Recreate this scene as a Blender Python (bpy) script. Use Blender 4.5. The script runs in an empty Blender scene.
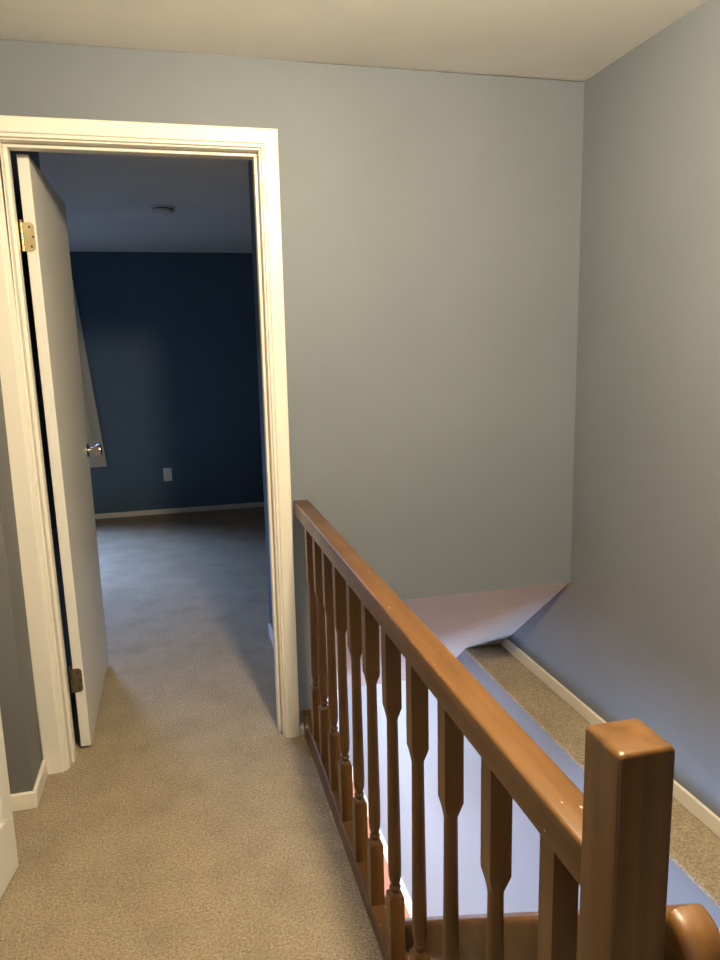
import bpy, bmesh, math, random
from mathutils import Vector, Matrix
random.seed(4)
scene = bpy.context.scene
COL = scene.collection

# ------------------------------------------------------------------ materials
def new_mat(name):
    m = bpy.data.materials.new(name); m.use_nodes = True
    nt = m.node_tree; b = nt.nodes['Principled BSDF']
    return m, nt, b

def coords(nt, scale=(1, 1, 1)):
    tc = nt.nodes.new('ShaderNodeTexCoord'); mp = nt.nodes.new('ShaderNodeMapping')
    mp.inputs['Scale'].default_value = scale
    nt.links.new(tc.outputs['Object'], mp.inputs['Vector'])
    return mp.outputs['Vector']

def noise(nt, vec, scale, detail=3, rough=.5):
    n = nt.nodes.new('ShaderNodeTexNoise')
    n.inputs['Scale'].default_value = scale; n.inputs['Detail'].default_value = detail
    n.inputs['Roughness'].default_value = rough
    nt.links.new(vec, n.inputs['Vector'])
    return n.outputs['Fac']

def ramp(nt, fac, stops):
    r = nt.nodes.new('ShaderNodeValToRGB')
    el = r.color_ramp.elements
    while len(el) < len(stops): el.new(.5)
    for e, (p, c) in zip(el, stops): e.position = p; e.color = (*c, 1)
    nt.links.new(fac, r.inputs['Fac'])
    return r.outputs['Color']

def mixc(nt, fac, a, b, mode='MIX'):
    m = nt.nodes.new('ShaderNodeMix'); m.data_type = 'RGBA'; m.blend_type = mode
    if isinstance(fac, (int, float)): m.inputs[0].default_value = fac
    else: nt.links.new(fac, m.inputs[0])
    for s, v in ((6, a), (7, b)):
        if isinstance(v, tuple): m.inputs[s].default_value = (*v, 1)
        else: nt.links.new(v, m.inputs[s])
    return m.outputs[2]

def bump(nt, b, h, strength, dist):
    n = nt.nodes.new('ShaderNodeBump')
    n.inputs['Strength'].default_value = strength; n.inputs['Distance'].default_value = dist
    nt.links.new(h, n.inputs['Height']); nt.links.new(n.outputs['Normal'], b.inputs['Normal'])

def paint(name, c, rough=.6, var=.04, peel=.12, pscale=260, spec=.3):
    m, nt, b = new_mat(name); v = coords(nt)
    n = noise(nt, v, 2.2, 4)
    nt.links.new(ramp(nt, n, ((.3, tuple(x*(1-var) for x in c)), (.7, tuple(min(1, x*(1+var)) for x in c)))), b.inputs['Base Color'])
    b.inputs['Roughness'].default_value = rough; b.inputs['Specular IOR Level'].default_value = spec
    bump(nt, b, noise(nt, v, pscale, 2), peel, .002)
    return m

def plain(name, c, rough=.5, metal=0.0):
    m, nt, b = new_mat(name); v = coords(nt)
    n = noise(nt, v, 30, 3)
    nt.links.new(ramp(nt, n, ((.3, tuple(x*.93 for x in c)), (.7, c))), b.inputs['Base Color'])
    b.inputs['Roughness'].default_value = rough; b.inputs['Metallic'].default_value = metal
    return m

def wood(name, along, dark=(.046, .019, .0045), light=(.145, .064, .015), wear=0.0):
    m, nt, b = new_mat(name)
    sc = {'x': (3, 42, 42), 'y': (42, 3, 42), 'z': (42, 42, 3)}[along]
    v = coords(nt, sc); v1 = coords(nt)
    n = noise(nt, v, 1.0, 6, .62)
    c = ramp(nt, n, ((.28, dark), (.5, tuple((a+d)*.5 for a, d in zip(dark, light))), (.72, light)))
    n2 = noise(nt, v1, 6, 3)
    c = mixc(nt, n2, c, mixc(nt, .5, c, light))
    if wear:
        vo = nt.nodes.new('ShaderNodeTexVoronoi'); vo.inputs['Scale'].default_value = 52
        nt.links.new(coords(nt, (1, .6, 1)), vo.inputs['Vector'])
        spot = ramp(nt, vo.outputs['Distance'], ((.06, (1, 1, 1)), (.10, (0, 0, 0))))
        gate = ramp(nt, noise(nt, v1, 17, 2), ((.44, (0, 0, 0)), (.5, (1, 1, 1))))
        f = mixc(nt, 1.0, spot, gate, 'MULTIPLY')
        f = mixc(nt, 1.0, f, (wear, wear, wear), 'MULTIPLY')
        c = mixc(nt, f, c, (.62, .45, .28))
    nt.links.new(c, b.inputs['Base Color'])
    nt.links.new(ramp(nt, n2, ((.3, (.3, .3, .3)), (.7, (.46, .46, .46)))), b.inputs['Roughness'])
    b.inputs['Coat Weight'].default_value = .12; b.inputs['Coat Roughness'].default_value = .25; b.inputs['Specular IOR Level'].default_value = .35
    bump(nt, b, n, .12, .001)
    return m

def carpet(name, c0, c1, c2):
    m, nt, b = new_mat(name); v = coords(nt)
    n = noise(nt, v, 150, 4, .75)
    big = noise(nt, v, 5.5, 4, .6)
    c = ramp(nt, n, ((.36, c0), (.5, c1), (.64, c2)))
    dirt = ramp(nt, big, ((.3, (.80, .79, .78)), (.6, (1, 1, 1))))
    nt.links.new(mixc(nt, 1.0, c, dirt, 'MULTIPLY'), b.inputs['Base Color'])
    b.inputs['Roughness'].default_value = .95; b.inputs['Specular IOR Level'].default_value = .08
    b.inputs['Sheen Weight'].default_value = .15
    vo = nt.nodes.new('ShaderNodeTexVoronoi'); vo.inputs['Scale'].default_value = 130
    nt.links.new(v, vo.inputs['Vector'])
    mm = nt.nodes.new('ShaderNodeMath'); mm.operation = 'ADD'
    nt.links.new(vo.outputs['Distance'], mm.inputs[0]); nt.links.new(n, mm.inputs[1])
    bump(nt, b, mm.outputs[0], 1.0, .010)
    return m

PAINT = (.166, .180, .203)
M_WALL = paint('blue_grey_paint', PAINT, .55)
M_CEIL = paint('ceiling_paint', (.88, .86, .82), .7, pscale=120)
M_TEX = paint('textured_ceiling', (.74, .71, .68), .8, peel=.7, pscale=55)
M_BED = paint('navy_blue_paint', (.075, .125, .178), .5)
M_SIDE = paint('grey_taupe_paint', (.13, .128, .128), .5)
M_LOW = paint('pale_lower_paint', (.62, .65, .74), .6)
M_TRIM = paint('white_gloss_trim', (.80, .74, .635), .35, var=.015, peel=.0, pscale=90, spec=.5)
M_DOOR = paint('white_door_paint', (.76, .72, .65), .38, var=.02, peel=.05, pscale=90, spec=.5)
M_CARPET = carpet('beige_carpet', (.30, .225, .13), (.50, .385, .235), (.68, .545, .36))
M_WOODY = wood('varnished_wood_rail', 'y', wear=.8)
M_WOODZ = wood('varnished_wood_post', 'z', wear=.0)
M_WOODB = wood('varnished_wood_spindle', 'z')
M_WOODH = wood('varnished_wood_handrail', 'y')
M_RED = wood('red_wood_floor', 'y', (.24, .085, .05), (.38, .15, .09))
M_BRASS = plain('brass_metal', (.62, .50, .27), .32, .85)
M_BRONZE = plain('aged_bronze_metal', (.20, .16, .11), .4, .8)
M_CHROME = plain('nickel_metal', (.62, .58, .50), .16, 1.0)
M_DARK = plain('dark_metal', (.015, .013, .012), .5)
M_PLASTIC = plain('white_plastic', (.72, .72, .70), .45)
M_CURTAIN = plain('beige_cloth', (.50, .46, .37), .9)
M_GLASS, nt, b = new_mat('window_glass')
tr = nt.nodes.new('ShaderNodeBsdfTransparent'); mx = nt.nodes.new('ShaderNodeMixShader'); fr = nt.nodes.new('ShaderNodeFresnel')
b.inputs['Roughness'].default_value = .02
nt.links.new(fr.outputs[0], mx.inputs[0]); nt.links.new(tr.outputs[0], mx.inputs[1]); nt.links.new(b.outputs[0], mx.inputs[2])
nt.links.new(mx.outputs[0], nt.nodes['Material Output'].inputs['Surface'])

# ------------------------------------------------------------------ mesh helpers
def box(bm, x0, x1, y0, y1, z0, z1):
    v = [bm.verts.new((x, y, z)) for z in (z0, z1) for x, y in ((x0, y0), (x1, y0), (x1, y1), (x0, y1))]
    for f in ((3, 2, 1, 0), (4, 5, 6, 7), (0, 1, 5, 4), (1, 2, 6, 5), (2, 3, 7, 6), (3, 0, 4, 7)):
        bm.faces.new([v[i] for i in f])
    return v

def boxes(*bs):
    bm = bmesh.new()
    for b_ in bs: box(bm, *b_)
    return bm

def rbox(bm, x0, x1, y0, y1, z0, z1, r, seg=3):
    t = bmesh.new(); box(t, x0, x1, y0, y1, z0, z1)
    bmesh.ops.bevel(t, geom=t.edges[:], offset=r, segments=seg, profile=.5, affect='EDGES')
    me = bpy.data.meshes.new('tmp'); t.to_mesh(me); t.free(); bm.from_mesh(me); bpy.data.meshes.remove(me)

def loft(bm, rings, cap=True):
    rs = [[bm.verts.new(p) for p in r] for r in rings]
    for a, c in zip(rs, rs[1:]):
        n = len(a)
        for i in range(n): bm.faces.new((a[i], a[(i+1) % n], c[(i+1) % n], c[i]))
    if cap:
        bm.faces.new(rs[0][::-1]); bm.faces.new(rs[-1])

def lathe(bm, prof, n=20, axis='z', at=(0, 0, 0)):
    rings = []
    for h, r in prof:
        ring = []
        for i in range(n):
            a = 2*math.pi*i/n; c, s = r*math.cos(a), r*math.sin(a)
            p = {'z': (c, s, h), 'y': (c, h, -s), 'x': (h, c, s)}[axis]
            ring.append(tuple(p[k]+at[k] for k in range(3)))
        rings.append(ring)
    loft(bm, rings)

def prism_x(bm, poly, x0, x1):            # poly in (y, z)
    loft(bm, [[(x0, y, z) for y, z in poly], [(x1, y, z) for y, z in poly]])

def obj(name, bm, mat, parent=None, smooth=False, bev=0, loc=None):
    bmesh.ops.recalc_face_normals(bm, faces=bm.faces[:])
    me = bpy.data.meshes.new(name); bm.to_mesh(me); bm.free()
    me.materials.append(mat)
    if smooth:
        for p in me.polygons: p.use_smooth = True
        me.set_sharp_from_angle(angle=math.radians(38))
    o = bpy.data.objects.new(name, me); COL.objects.link(o)
    if bev:
        md = o.modifiers.new('edge', 'BEVEL'); md.width = bev; md.segments = 3; md.limit_method = 'ANGLE'
        for p in me.polygons: p.use_smooth = True
        me.set_sharp_from_angle(angle=math.radians(60))
    if parent: o.parent = parent
    if loc: o.location = loc
    return o

def tag(o, label, cat, group=None, kind=None):
    o['label'] = label; o['category'] = cat
    if group: o['group'] = group
    if kind: o['kind'] = kind
    return o

def struct(name, bm, mat, label, cat, **k):
    return tag(obj(name, bm, mat, **k), label, cat, kind='structure')

def empty(name, loc=(0, 0, 0)):
    o = bpy.data.objects.new(name, None); o.empty_display_size = .1; COL.objects.link(o); o.location = loc
    return o

# ------------------------------------------------------------------ dimensions (metres)
XL, XR, ZC = -.937, 1.049, 2.31           # hall side walls, ceiling
XS = .860                                  # stairwell side wall under the ledge
ZLEDGE = -.031
SLOPE = .82; ZB = .475                     # stair soffit
YF, ZC2 = 4.118, 2.25                      # bedroom far wall, ceiling
ZLOW = -2.25
JL, JR, JT = -.855, -.115, 2.036           # door jamb faces

# ------------------------------------------------------------------ setting
bm = bmesh.new()
box(bm, -1.9, .0, -4.2, .12, -.30, 0)                 # hall floor
box(bm, .0, XS, -4.2, -1.93, -.30, 0)                # landing at the stair head
box(bm, -3.0, -.03, .12, 1.0, -.30, 0); box(bm, -3.0, 2.2, 1.0, YF, -.30, 0)
struct('floor', bm, M_CARPET, 'worn beige carpet running along the hall and into the dark bedroom', 'carpet')

bm = bmesh.new()
rbox(bm, XS-.003, XR, -4.2, .66, ZLEDGE-.02, ZLEDGE, .007)
struct('floor_ledge', bm, M_CARPET, 'narrow beige carpeted ledge along the right wall above the stairs', 'carpet', smooth=True)

bm = bmesh.new()
box(bm, XL, JL-.02, 0, .12, 0, ZC-.001)
box(bm, JL-.02, JR+.02, 0, .12, JT+.02, ZC-.001)
box(bm, JR+.02, .012, 0, .12, 0, ZC-.001)
box(bm, .012, XR, 0, .12, ZB, ZC-.0035)
struct('wall_back', bm, M_WALL, 'blue grey wall with the bedroom doorway, ending above the sloped stair soffit', 'wall')

struct('wall_right', boxes((XR, XR+.12, -4.2, 1.0, -.05, ZC)), M_WALL, 'blue grey side wall rising from the carpeted ledge', 'wall')

bm = bmesh.new()
box(bm, XL-.12, XL, -.2, .12, 0, ZC)
box(bm, XL-.12, XL, -1.42, -.2, 2.07, ZC)
box(bm, XL-.12, XL, -4.2, -1.42, 0, ZC)
box(bm, -1.9, -1.8, -1.42, -.1, 0, ZC); box(bm, -1.9, XL-.12, -.2, -.1, 0, ZC); box(bm, -1.9, XL-.12, -1.52, -1.42, 0, ZC)
box(bm, -1.9, XL-.12, -1.42, -.2, ZC-.1, ZC)
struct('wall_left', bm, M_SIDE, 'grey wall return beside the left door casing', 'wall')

# ceiling with a slight sag and a fine open joint along the back wall
bm = bmesh.new()
nx, ny = 24, 18
grid = []
for j in range(ny+1):
    row = []
    for i in range(nx+1):
        x = XL-.12 + (XR+.24-XL)*i/nx; y = -4.2 + 4.32*j/ny
        sag = -.006*math.exp(-((x-.2)/.5)**2-((y+.35)/.4)**2)
        if y > -.02: sag = 0
        row.append(bm.verts.new((x, y, ZC+sag)))
    grid.append(row)
for j in range(ny):
    for i in range(nx): bm.faces.new((grid[j][i], grid[j][i+1], grid[j+1][i+1], grid[j+1][i]))
box(bm, XL-.12, XR+.12, -4.2, .12, ZC+.02, ZC+.1)
struct('ceiling', bm, M_CEIL, 'off white hall ceiling with a hairline crack along the back wall', 'ceiling', smooth=True)

# sloped soffit over the stairs
t = .04
y1 = 1.0
bm = bmesh.new()
prism_x(bm, [(.0, ZB), (y1, ZB-SLOPE*y1), (y1, ZB-SLOPE*y1+.06), (.06, ZB-.001), (.012, ZB-.0005)], -.0, XR)
struct('ceiling_soffit', bm, M_TEX, 'sloped textured soffit over the stairs below the back wall', 'ceiling')

# bedroom shell
WX0, WX1, WZ0, WZ1 = -2.35, -1.22, .62, 1.98
bm = bmesh.new()
box(bm, -3.0, WX0, YF, YF+.12, -.3, ZC2); box(bm, WX1, 2.2, YF, YF+.12, -.3, ZC2)
box(bm, WX0, WX1, YF, YF+.12, -.3, WZ0); box(bm, WX0, WX1, YF, YF+.12, WZ1, ZC2)
box(bm, -3.12, -3.0, .12, YF+.12, -.3, ZC2); box(bm, 2.2, 2.32, .9, YF+.12, -.3, ZC2)
box(bm, -.03, -.01, .12, 1.0, 0, ZC2); box(bm, -.03, 2.32, 1.0, 1.03, 0, ZC2)
box(bm, -3.12, -.905, .12, .13, 0, ZC2); box(bm, -1.0, -.905, .13, .98, 0, ZC2)
struct('wall_bedroom', bm, M_BED, 'dark navy blue bedroom wall seen through the open doorway', 'wall')
struct('ceiling_bedroom', boxes((-3.12, 2.32, .12, YF+.12, ZC2, ZC2+.1)), M_TEX, 'dim textured bedroom ceiling beyond the doorway', 'ceiling')
struct('baseboard_back', boxes((-3.0, 2.2, YF-.012, YF, 0, .045)), M_TRIM, 'white baseboard at the foot of the navy bedroom wall', 'baseboard', bev=.003)
struct('baseboard_bedroom', boxes((-.042, -.03, .14, 1.0, 0, .06)), M_TRIM, 'short white baseboard just inside the doorway on the right', 'baseboard', bev=.003)

# lower storey
bm = boxes((XS, XR+.12, -2.7, 3.42, ZLOW-.05, ZLEDGE-.015))
struct('wall_stairwell', bm, M_WALL, 'pale blue wall of the stairwell below the carpeted ledge', 'wall')
struct('wall_lower', boxes((-2.6, XR+.12, 3.42, 3.62, ZLOW-.05, -.3), (-2.72, -2.6, -2.7, 3.62, ZLOW-.05, -.3), (-2.6, XR+.12, -2.82, -2.7, ZLOW-.05, -.3)), M_LOW, 'pale walls of the lower hall glimpsed between the balusters', 'wall')
struct('floor_lower', boxes((-2.6, XS, -2.7, 3.42, ZLOW-.05, ZLOW)), M_RED, 'red brown wooden floor of the lower hall under the stairwell', 'floor')
struct('baseboard_lower', boxes((XS-.014, XS, 1.1, 3.42, ZLOW, ZLOW+.10), (-2.6, XS-.014, 3.406, 3.42, ZLOW, ZLOW+.10)), M_TRIM, 'white baseboard round the red brown lower floor', 'baseboard')
bm = bmesh.new()                                     # flight going down under the bedroom
n = 12; rise = -ZLOW/n; run = rise/.853
for k in range(1, n):
    y = -1.93 + (k-1)*run
    box(bm, .0, XS, y, y+run+.02, -k*rise-.03, -k*rise)
    box(bm, .0, XS, y-.012, y, -k*rise, -(k-1)*rise-.03)
struct('staircase', bm, M_CARPET, 'carpeted flight of steps going down under the bedroom', 'stairs')

# baseboards in the hall
struct('baseboard_right', boxes((XR-.013, XR, -4.2, .62, ZLEDGE, ZLEDGE+.052)), M_TRIM, 'long white baseboard along the carpeted ledge', 'baseboard', bev=.003)
bm = bmesh.new()
box(bm, XL, XL+.013, -.2, -.016, 0, .058); box(bm, XL-.10, XL+.013, -.213, -.2, 0, .058)
struct('baseboard_left', bm, M_TRIM, 'short white baseboard turning the corner at the left door casing', 'baseboard', bev=.004)
struct('baseboard_doorway', boxes((-.055, -.0378, -.013, 0, 0, .04)), M_TRIM, 'stub of white baseboard between the door casing and the railing', 'baseboard', bev=.002)

# ------------------------------------------------------------------ doorway: casing, jamb, stop
bm = bmesh.new()
# profile across the casing: (distance outward from the opening edge, depth)
prof = [(.0, .0), (.0, .009), (.002, .011), (.010, .011), (.0105, .0155), (.013, .018), (.053, .018), (.0565, .0155), (.0565, .0)]
ix0, ix1, iz = JL-.006, JR+.006, JT+.006
path = [(ix0, 0, -1, 0), (ix0, iz, -1, 1), (ix1, iz, 1, 1), (ix1, 0, 1, 0)]
rings = [[(px+dx*w*(1.3 if dx < 0 else .95), -d, pz+dz*w) for w, d in prof] for px, pz, dx, dz in path]
loft(bm, rings)
trim = struct('trim_1', bm, M_TRIM, 'glossy white casing round the bedroom doorway', 'door casing')
bm = boxes((JL-.02, JL, .0, .125, 0, JT), (JR, JR+.02, .0, .125, 0, JT), (JL-.02, JR+.02, .0, .125, JT, JT+.02))
obj('jamb', bm, M_TRIM, trim, bev=.002)
bm = boxes((JL, JL+.012, .035, .078, 0, JT-.012), (JR-.012, JR, .035, .078, 0, JT-.012), (JL, JR, .035, .078, JT-.012, JT))
obj('door_stop', bm, M_TRIM, trim, bev=.003)

# open flush door
dx0, dx1, dy0, dy1, dz0, dz1 = -.832, -.797, .118, .880, .012, 2.025
door = struct('door_1', boxes((dx0, dx1, dy0, dy1, dz0, dz1)), M_DOOR, 'open flush white door swung into the dark bedroom', 'door', bev=.002)
def hinge(z, mat, label):
    bm = bmesh.new()
    h = .089
    # leaf on the door edge with rounded outer corners
    x0, x1, r = dx0-.004, dx1-.006, .014
    pts = [(x0, -h/2), (x1-r, -h/2)]
    pts += [(x1-r+r*math.sin(a), -h/2+r-r*math.cos(a)) for a in (math.pi/8*i for i in range(1, 5))]
    pts += [(x1-r+r*math.cos(a), h/2-r+r*math.sin(a)) for a in (math.pi/8*i for i in range(0, 4))]
    pts += [(x1-r, h/2), (x0, h/2)]
    loft(bm, [[(x, dy0-.0025, z+q) for x, q in pts], [(x, dy0+.001, z+q) for x, q in pts]])
    for k in range(5):
        a = -h/2 + k*h/5
        lathe(bm, [(a+.001, .0052), (a+h/5-.001, .0052)], 12, 'z', (dx0-.009, dy0+.003, z))
    lathe(bm, [(h/2, .003), (h/2+.003, .005), (h/2+.007, .004), (h/2+.009, .001)], 12, 'z', (dx0-.009, dy0+.003, z))
    # leaf on the jamb
    box(bm, JL-.001, JL+.0022, .082, .121, z-h/2, z+h/2)
    o = obj('hinge', bm, mat, door, smooth=True); o['label'] = label
    bm = bmesh.new()
    for sx, sz in ((-.016, .03), (-.007, 0), (-.014, -.03)):
        lathe(bm, [(-.0036, .0008), (-.0034, .0034), (-.002, .0036)], 12, 'y', (dx1-.004+sx, dy0, z+sz))
    obj('screw', bm, M_DARK, o, smooth=True)
hinge(1.777, M_BRASS, 'upper brass hinge on the white door edge')
hinge(.267, M_BRONZE, 'lower dark bronze hinge on the white door edge')
bm = bmesh.new()
ky, kz = .822, 1.0
for sgn, x in ((1, dx1), (-1, dx0)):
    lathe(bm, [(x, .031), (x+sgn*.003, .031), (x+sgn*.007, .027), (x+sgn*.008, .012), (x+sgn*.016, .0115), (x+sgn*.026, .013), (x+sgn*.036, .0195),
               (x+sgn*.050, .0255), (x+sgn*.056, .0262), (x+sgn*.059, .0245), (x+sgn*.0595, .016), (x+sgn*.058, .0)][:11], 24, 'x', (0, ky, kz))
obj('door_knob', bm, M_CHROME, door, smooth=True)['label'] = 'shiny metal tulip shaped door knob'
bm = boxes((dx0+.006, dx1-.006, dy1-.001, dy1+.0015, kz-.028, kz+.028))
obj('latch_plate', bm, M_CHROME, door)

# door frame and leaf sheared sideways with height to fit the camera view
def shear_x(o, twist):
    qs = [o]+list(o.children)
    for q in list(o.children): qs += list(q.children)
    for q in qs:
        for v_ in q.data.vertices:
            f_ = max(0, min(1, (v_.co.y-.118)/.76))*.42 if twist else (v_.co.x-JL)/(JR-JL)
            v_.co.x += max(0, v_.co.z)/2.03*(-.019*(1-f_)+(0 if twist else .006*f_))
shear_x(trim, False); shear_x(door, True)

# folding closet door at the left edge
A = Vector((-.924, -.500, 0)); B = Vector((-1.045, -1.21, 0)); th = .034
def leaf(P, Q, name, mat, parent=None):
    L = (Q-P).length
    bm = bmesh.new()
    box(bm, 0, L, -th, 0, .014, 2.03)
    st = .052
    for z0, z1 in ((.175, .92), (1.03, 1.95)):
        # raised moulding frame and flat field, laid on the visible face
        for a, c, e, g in ((st, L-st, z0, z0+.022), (st, L-st, z1-.022, z1), (st, st+.022, z0+.022, z1-.022), (L-st-.022, L-st, z0+.022, z1-.022)):
            t_ = bmesh.new(); box(t_, a, c, -.002, .007, e, g)
            me = bpy.data.meshes.new('t'); t_.to_mesh(me); t_.free(); bm.from_mesh(me); bpy.data.meshes.remove(me)
        box(bm, st+.04, L-st-.04, -.002, .005, z0+.04, z1-.04)
    o = obj(name, bm, mat, parent, bev=.003)
    d = (Q-P).normalized()
    o.rotation_euler = (0, 0, math.atan2(d.y, d.x)); o.location = P
    return o
closet = empty('door_2', (-.985, -.80, 0)); closet.location = (0, 0, 0)
tag(closet, 'white panelled folding closet door at the left edge of the hall', 'door', kind='structure')
leaf(A, B, 'door_leaf', M_DOOR, closet)
A2 = Vector((-.985, -.478, 0)); B2 = Vector((-1.02, -.222, 0))
bm = boxes((0, (B2-A2).length, -.012, .012, .014, 2.03))
o = obj('door_leaf', bm, M_DOOR, closet, bev=.003)
d = (B2-A2).normalized(); o.rotation_euler = (0, 0, math.atan2(d.y, d.x)); o.location = A2

# ------------------------------------------------------------------ railing
rail = empty('stair_railing', (-.016, -.95, 0))
tag(rail, 'brown varnished wooden railing with turned balusters along the stairwell', 'railing')
def local(o):                       # parts are modelled in world coordinates
    o.location = -Vector(rail.location)
    return o
NY0, NY1, NX0, NX1, NZ = -1.952, -1.892, -.0495, .0105, 1.030
bm = bmesh.new(); rbox(bm, -.042, .010, NY1-.004, 0, .833, .885, .005)
local(obj('top_rail', bm, M_WOODY, rail, smooth=True))
def plate_top(y): return max(.040, .092+.045*y)                 # the bottom rail rises a little towards the wall
bm = bmesh.new()
rings = []
for y in (NY1-.004, -1.2, -.6, 0):
    zt = plate_top(y); e_ = .003
    rings.append([(-.0375, y, -.02), (.008, y, -.02), (.008, y, zt-e_), (.008-e_, y, zt), (-.0375+e_, y, zt), (-.0375, y, zt-e_)])
loft(bm, rings)
local(obj('bottom_rail', bm, M_WOODY, rail, smooth=True))
# newel with a slightly domed, eased top
bm = bmesh.new()
cx, cy, hw = (NX0+NX1)/2, (NY0+NY1)/2, (NX1-NX0)/2
def sq(h, rc, z):
    pts = []
    for k, (sx, sy) in enumerate(((1, 1), (-1, 1), (-1, -1), (1, -1))):
        for i in range(5):
            a = math.pi/2*k + math.pi/8*i
            pts.append((cx+sx*(h-rc)+rc*math.cos(a), cy+sy*(h-rc)+rc*math.sin(a), z))
    return pts
rings = [sq(hw, .003, -.28), sq(hw, .003, NZ-.009)]
for i in range(1, 6):
    a = math.pi/2*i/5
    rings.append(sq(hw-.005*(1-math.cos(a)), .003+.002*math.sin(a), NZ-.009+.006*math.sin(a)))
rings += [sq(hw-.014, .004, NZ-.0012), sq(hw-.024, .003, NZ)]
loft(bm, rings)
local(obj('newel_post', bm, M_WOODZ, rail, smooth=True))

W = .0166
def ring(z, r, square):
    out = []
    for i in range(24):
        a = 2*math.pi*i/24 + math.pi/24*0
        c, s = math.cos(a), math.sin(a)
        m = max(abs(c), abs(s))
        q = r/m if square == 1 else (r if square == 0 else r*(1-square)+square*r/m)
        out.append((q*c, q*s, z))
    return out
spec = [(.026, W, 1), (.209, W, 1), (.214, W*.86, .9), (.219, W*.66, .5), (.2205, .0100, 0), (.224, .0100, 0), (.2265, .0124, 0), (.2305, .0130, 0),
        (.234, .0114, 0), (.2355, .0098, 0), (.239, .0098, 0), (.244, .0117, 0), (.256, .0141, 0), (.275, .0148, 0), (.31, .0148, 0), (.36, .0142, 0), (.48, .0130, 0),
        (.585, .0121, 0), (.622, .0119, 0), (.6255, .0124, .1), (.638, .0146, .5), (.6535, W, 1), (.655, W, 1), (.836, W, 1)]
YS = [y-.0155 for y in (-.169, -.308, -.454, -.602, -.768, -.922, -1.090, -1.259, -1.431, -1.609, -1.782)]
for y in YS:                                          # each spindle follows the slightly rising bottom rail
    dz = max(-.008, min(.052, .012+.075*(y+.8)))
    bm = bmesh.new()
    rr = []
    for z_, r_, q_ in spec:
        if z_ < .03: z_ = plate_top(y)-.003
        elif z_ < .36: z_ += dz
        elif z_ < .6: z_ += dz*.3
        rr.append(ring(z_, r_, q_))
    loft(bm, rr)
    b_ = obj('baluster', bm, M_WOODB, rail, smooth=True)
    b_.location = Vector((-.0182, y, 0)) - Vector(rail.location)

# handrail going down the stairs, fixed to the newel
bm = bmesh.new()
def top(y): return .618-.855*(y+1.681)
D = .105
prof = []
for i in range(0, 9):                # rounded nose
    a = math.pi/2*i/8
    prof.append((-1.930-.043*math.sin(a), .785+.046*math.cos(a)))
prof = prof[::-1]
poly = [(-1.973, top(-1.93)-D)] + prof + [(.55, top(.55)), (.55, top(.55)-D), (-1.93, top(-1.93)-D)]
hx0, hx1 = .027, .073
e = .012
rings = []
cyx, czx = 0, 0
def inset(poly, q):
    n_ = len(poly); out = []
    for i in range(n_):
        p0, p1, p2 = Vector(poly[i-1]), Vector(poly[i]), Vector(poly[(i+1) % n_])
        d1 = (p1-p0).normalized(); d2 = (p2-p1).normalized()
        n1 = Vector((d1.y, -d1.x)); n2 = Vector((d2.y, -d2.x))
        nn = (n1+n2); nn = nn/max(.35, nn.length_squared/2)
        out.append(tuple(p1+nn*q))
    return out
for i in range(5):
    a = math.pi/2*i/4
    rings.append((hx0+e*(1-math.cos(a))*1, e*(1-math.sin(a))))
seq = rings + [(hx0+hx1-x, q) for x, q in rings[::-1]]
loft(bm, [[(x, y, z) for y, z in inset(poly, q)] for x, q in seq])
hr = obj('stair_handrail', bm, M_WOODH, smooth=True)
tag(hr, 'wooden handrail with rounded end sloping down the stairs beside the newel post', 'handrail')
bm = boxes((NX1+.0003, hx0+.002, -1.935, -1.905, .735, .755))
obj('bracket', bm, M_DARK, hr)

# ------------------------------------------------------------------ bedroom things
# outlet
ox, oz = -.526, .353
ow = bmesh.new(); rbox(ow, -.036, .036, -.006, 0, -.058, .058, .003)
out = obj('wall_outlet', ow, M_PLASTIC, loc=(ox, YF, oz), smooth=True)
tag(out, 'white electrical outlet low on the navy bedroom wall', 'outlet')
for dz in (.02, -.02):
    bm = bmesh.new(); rbox(bm, -.016, .016, -.0085, -.005, dz-.0135, dz+.0135, .003)
    s_ = obj('socket', bm, M_PLASTIC, out, smooth=True)
    obj('slot', boxes((-.0075, -.0055, -.0089, -.008, dz-.004, dz+.006), (.0055, .0075, -.0089, -.008, dz-.004, dz+.006), (-.002, .002, -.0089, -.008, dz-.010, dz-.006)), M_DARK, s_)
bm = bmesh.new(); lathe(bm, [(-.007, .001), (-.0068, .003), (-.005, .003)], 10, 'y')
obj('screw', bm, M_CHROME, out)

# smoke detector
bm = bmesh.new(); lathe(bm, [(0, .070), (-.009, .070), (-.011, .066)], 32)
sd = obj('smoke_detector', bm, M_PLASTIC, loc=(-.416, 2.14, ZC2), smooth=True)
tag(sd, 'round white smoke detector on the dim bedroom ceiling', 'smoke detector')
bm = bmesh.new(); lathe(bm, [(-.018, .052), (-.0181, .062), (-.034, .058), (-.042, .046), (-.044, .02)], 32)
obj('cover', bm, M_PLASTIC, sd, smooth=True)
bm = bmesh.new(); lathe(bm, [(-.0108, .058), (-.0182, .058)], 32)
obj('vent', bm, M_DARK, sd, smooth=True)
bm = bmesh.new(); lathe(bm, [(-.043, .007), (-.0465, .007), (-.047, .005)], 16, 'z', (.02, -.015, 0))
obj('test_button', bm, M_PLASTIC, sd, smooth=True)

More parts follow.
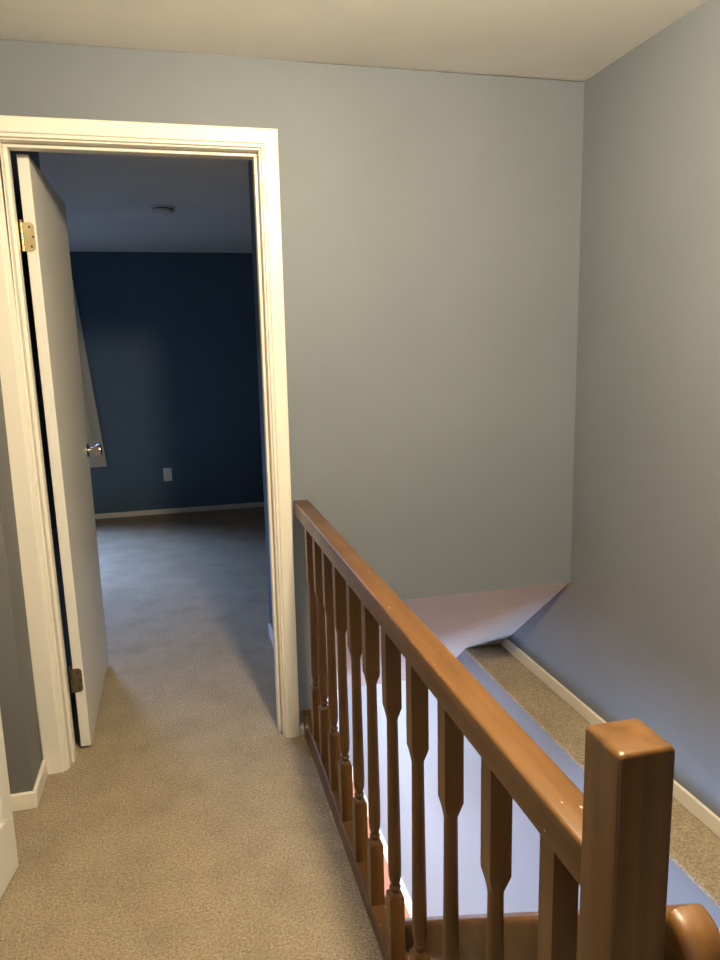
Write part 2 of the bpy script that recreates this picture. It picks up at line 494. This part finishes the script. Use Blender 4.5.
# window and curtain
bm = bmesh.new(); f = .05
for a in ((WX0, WX1, WZ0, WZ0+f), (WX0, WX1, WZ1-f, WZ1), (WX0, WX0+f, WZ0+f, WZ1-f), (WX1-f, WX1, WZ0+f, WZ1-f), (WX0+f, WX1-f, (WZ0+WZ1)/2-.02, (WZ0+WZ1)/2+.02)):
    box(bm, a[0], a[1], YF+.04, YF+.09, a[2], a[3])
win = struct('window_1', bm, M_TRIM, 'white framed bedroom window hidden behind the open door', 'window')
obj('pane', boxes((WX0+f, WX1-f, YF+.062, YF+.066, WZ0+f, WZ1-f)), M_GLASS, win)

def drape(xa_top, xb_top, xa_bot, xb_bot, z_top, z_bot, folds):
    bm = bmesh.new(); nu, nv = 60, 24; fr_, bk = [], []
    for j in range(nv+1):
        t_ = j/nv; z = z_top+(z_bot-z_top)*t_
        xa = xa_top+(xa_bot-xa_top)*t_; xb = xb_top+(xb_bot-xb_top)*t_
        ra, rb = [], []
        for i in range(nu+1):
            u = i/nu
            y = YF-.045-.016*math.sin(u*folds*2*math.pi)*(.6+.4*t_)
            ra.append(bm.verts.new((xa+(xb-xa)*u, y, z))); rb.append(bm.verts.new((xa+(xb-xa)*u, y+.004, z)))
        fr_.append(ra); bk.append(rb)
    for j in range(nv):
        for i in range(nu):
            bm.faces.new((fr_[j][i], fr_[j][i+1], fr_[j+1][i+1], fr_[j+1][i]))
            bm.faces.new((bk[j][i+1], bk[j][i], bk[j+1][i], bk[j+1][i+1]))
    for i in range(nu):
        bm.faces.new((fr_[nv][i], fr_[nv][i+1], bk[nv][i+1], bk[nv][i])); bm.faces.new((fr_[0][i+1], fr_[0][i], bk[0][i], bk[0][i+1]))
    for j in range(nv):
        bm.faces.new((fr_[j+1][0], bk[j+1][0], bk[j][0], fr_[j][0])); bm.faces.new((fr_[j][nu], bk[j][nu], bk[j+1][nu], fr_[j+1][nu]))
    return bm
cur = obj('curtain', drape(-1.56, -1.165, -1.56, -1.026, 2.02, .462, 4), M_CURTAIN, smooth=True)
tag(cur, 'beige curtain flaring out behind the open bedroom door', 'curtain')

# ------------------------------------------------------------------ lights
def light(name, kind, loc, energy, color, **k):
    d_ = bpy.data.lights.new(name, kind); d_.energy = energy; d_.color = color
    for a, v in k.items(): setattr(d_, a, v)
    o = bpy.data.objects.new(name, d_); COL.objects.link(o); o.location = loc
    return o
def aim(o, target):
    o.rotation_euler = (Vector(target)-o.location).to_track_quat('-Z', 'Y').to_euler()
WARM = (1.0, .845, .57); COOL = (.50, .68, 1.0)
light('ceiling_lamp', 'POINT', (.06, -1.63, 2.215), 166, WARM, shadow_soft_size=.075)
w = light('bedroom_daylight', 'AREA', ((WX0+WX1)/2, YF+.13, (WZ0+WZ1)/2), 112, (.28, .47, 1.0), shape='RECTANGLE', size=.9, size_y=1.2, spread=math.radians(78))
aim(w, (-1.45, 2.85, 0))
w = light('lower_down_fill', 'AREA', (-.75, 1.9, -.42), 380, (.78, .86, 1.0), shape='RECTANGLE', size=1.2, size_y=1.5)  # added unseen panel facing down, brightens stairwell wall and bounces onto the soffit
aim(w, (.1, 1.5, -2.2))
w = light('stairwell_cool_fill', 'AREA', (-2.5, -1.9, -1.4), 130, (.52, .68, 1.0), shape='RECTANGLE', size=1.5, size_y=1.2, spread=math.radians(110))  # added panel with no window behind it, tints the right wall blue from below
aim(w, (1, -1.5, -.6))
w = light('hall_cool_fill', 'AREA', (-.86, -3.3, 1.0), 9, (.50, .68, 1.0), shape='RECTANGLE', size=.8, size_y=1.6)  # unseen fill added behind the camera to cool the right wall, no room there
aim(w, (1.05, -1.2, .5))
wd = bpy.data.worlds.new('World'); scene.world = wd; wd.use_nodes = True
bg = wd.node_tree.nodes['Background']; bg.inputs['Color'].default_value = (.5, .66, 1, 1); bg.inputs['Strength'].default_value = .03

# ------------------------------------------------------------------ camera
cd = bpy.data.cameras.new('camera'); cam = bpy.data.objects.new('camera', cd); COL.objects.link(cam)
yaw, pitch, roll, fpx = .2449, -.176, -.024, 729.6
fw = Vector((math.sin(yaw)*math.cos(pitch), math.cos(yaw)*math.cos(pitch), math.sin(pitch)))
r = Vector((math.cos(yaw), -math.sin(yaw), 0)); u = r.cross(fw)
r2 = math.cos(roll)*r+math.sin(roll)*u; u2 = -math.sin(roll)*r+math.cos(roll)*u
cam.matrix_world = Matrix(((r2.x, u2.x, -fw.x, -.4217), (r2.y, u2.y, -fw.y, -2.488), (r2.z, u2.z, -fw.z, 1.397), (0, 0, 0, 1)))
cd.sensor_fit = 'VERTICAL'; cd.sensor_height = 36; cd.lens = fpx/960*36; cd.clip_start = .02
scene.camera = cam

vs = scene.view_settings
vs.view_transform = 'Standard'; vs.look = 'None'; vs.gamma = 1; vs.use_curve_mapping = False; vs.exposure = 0.0
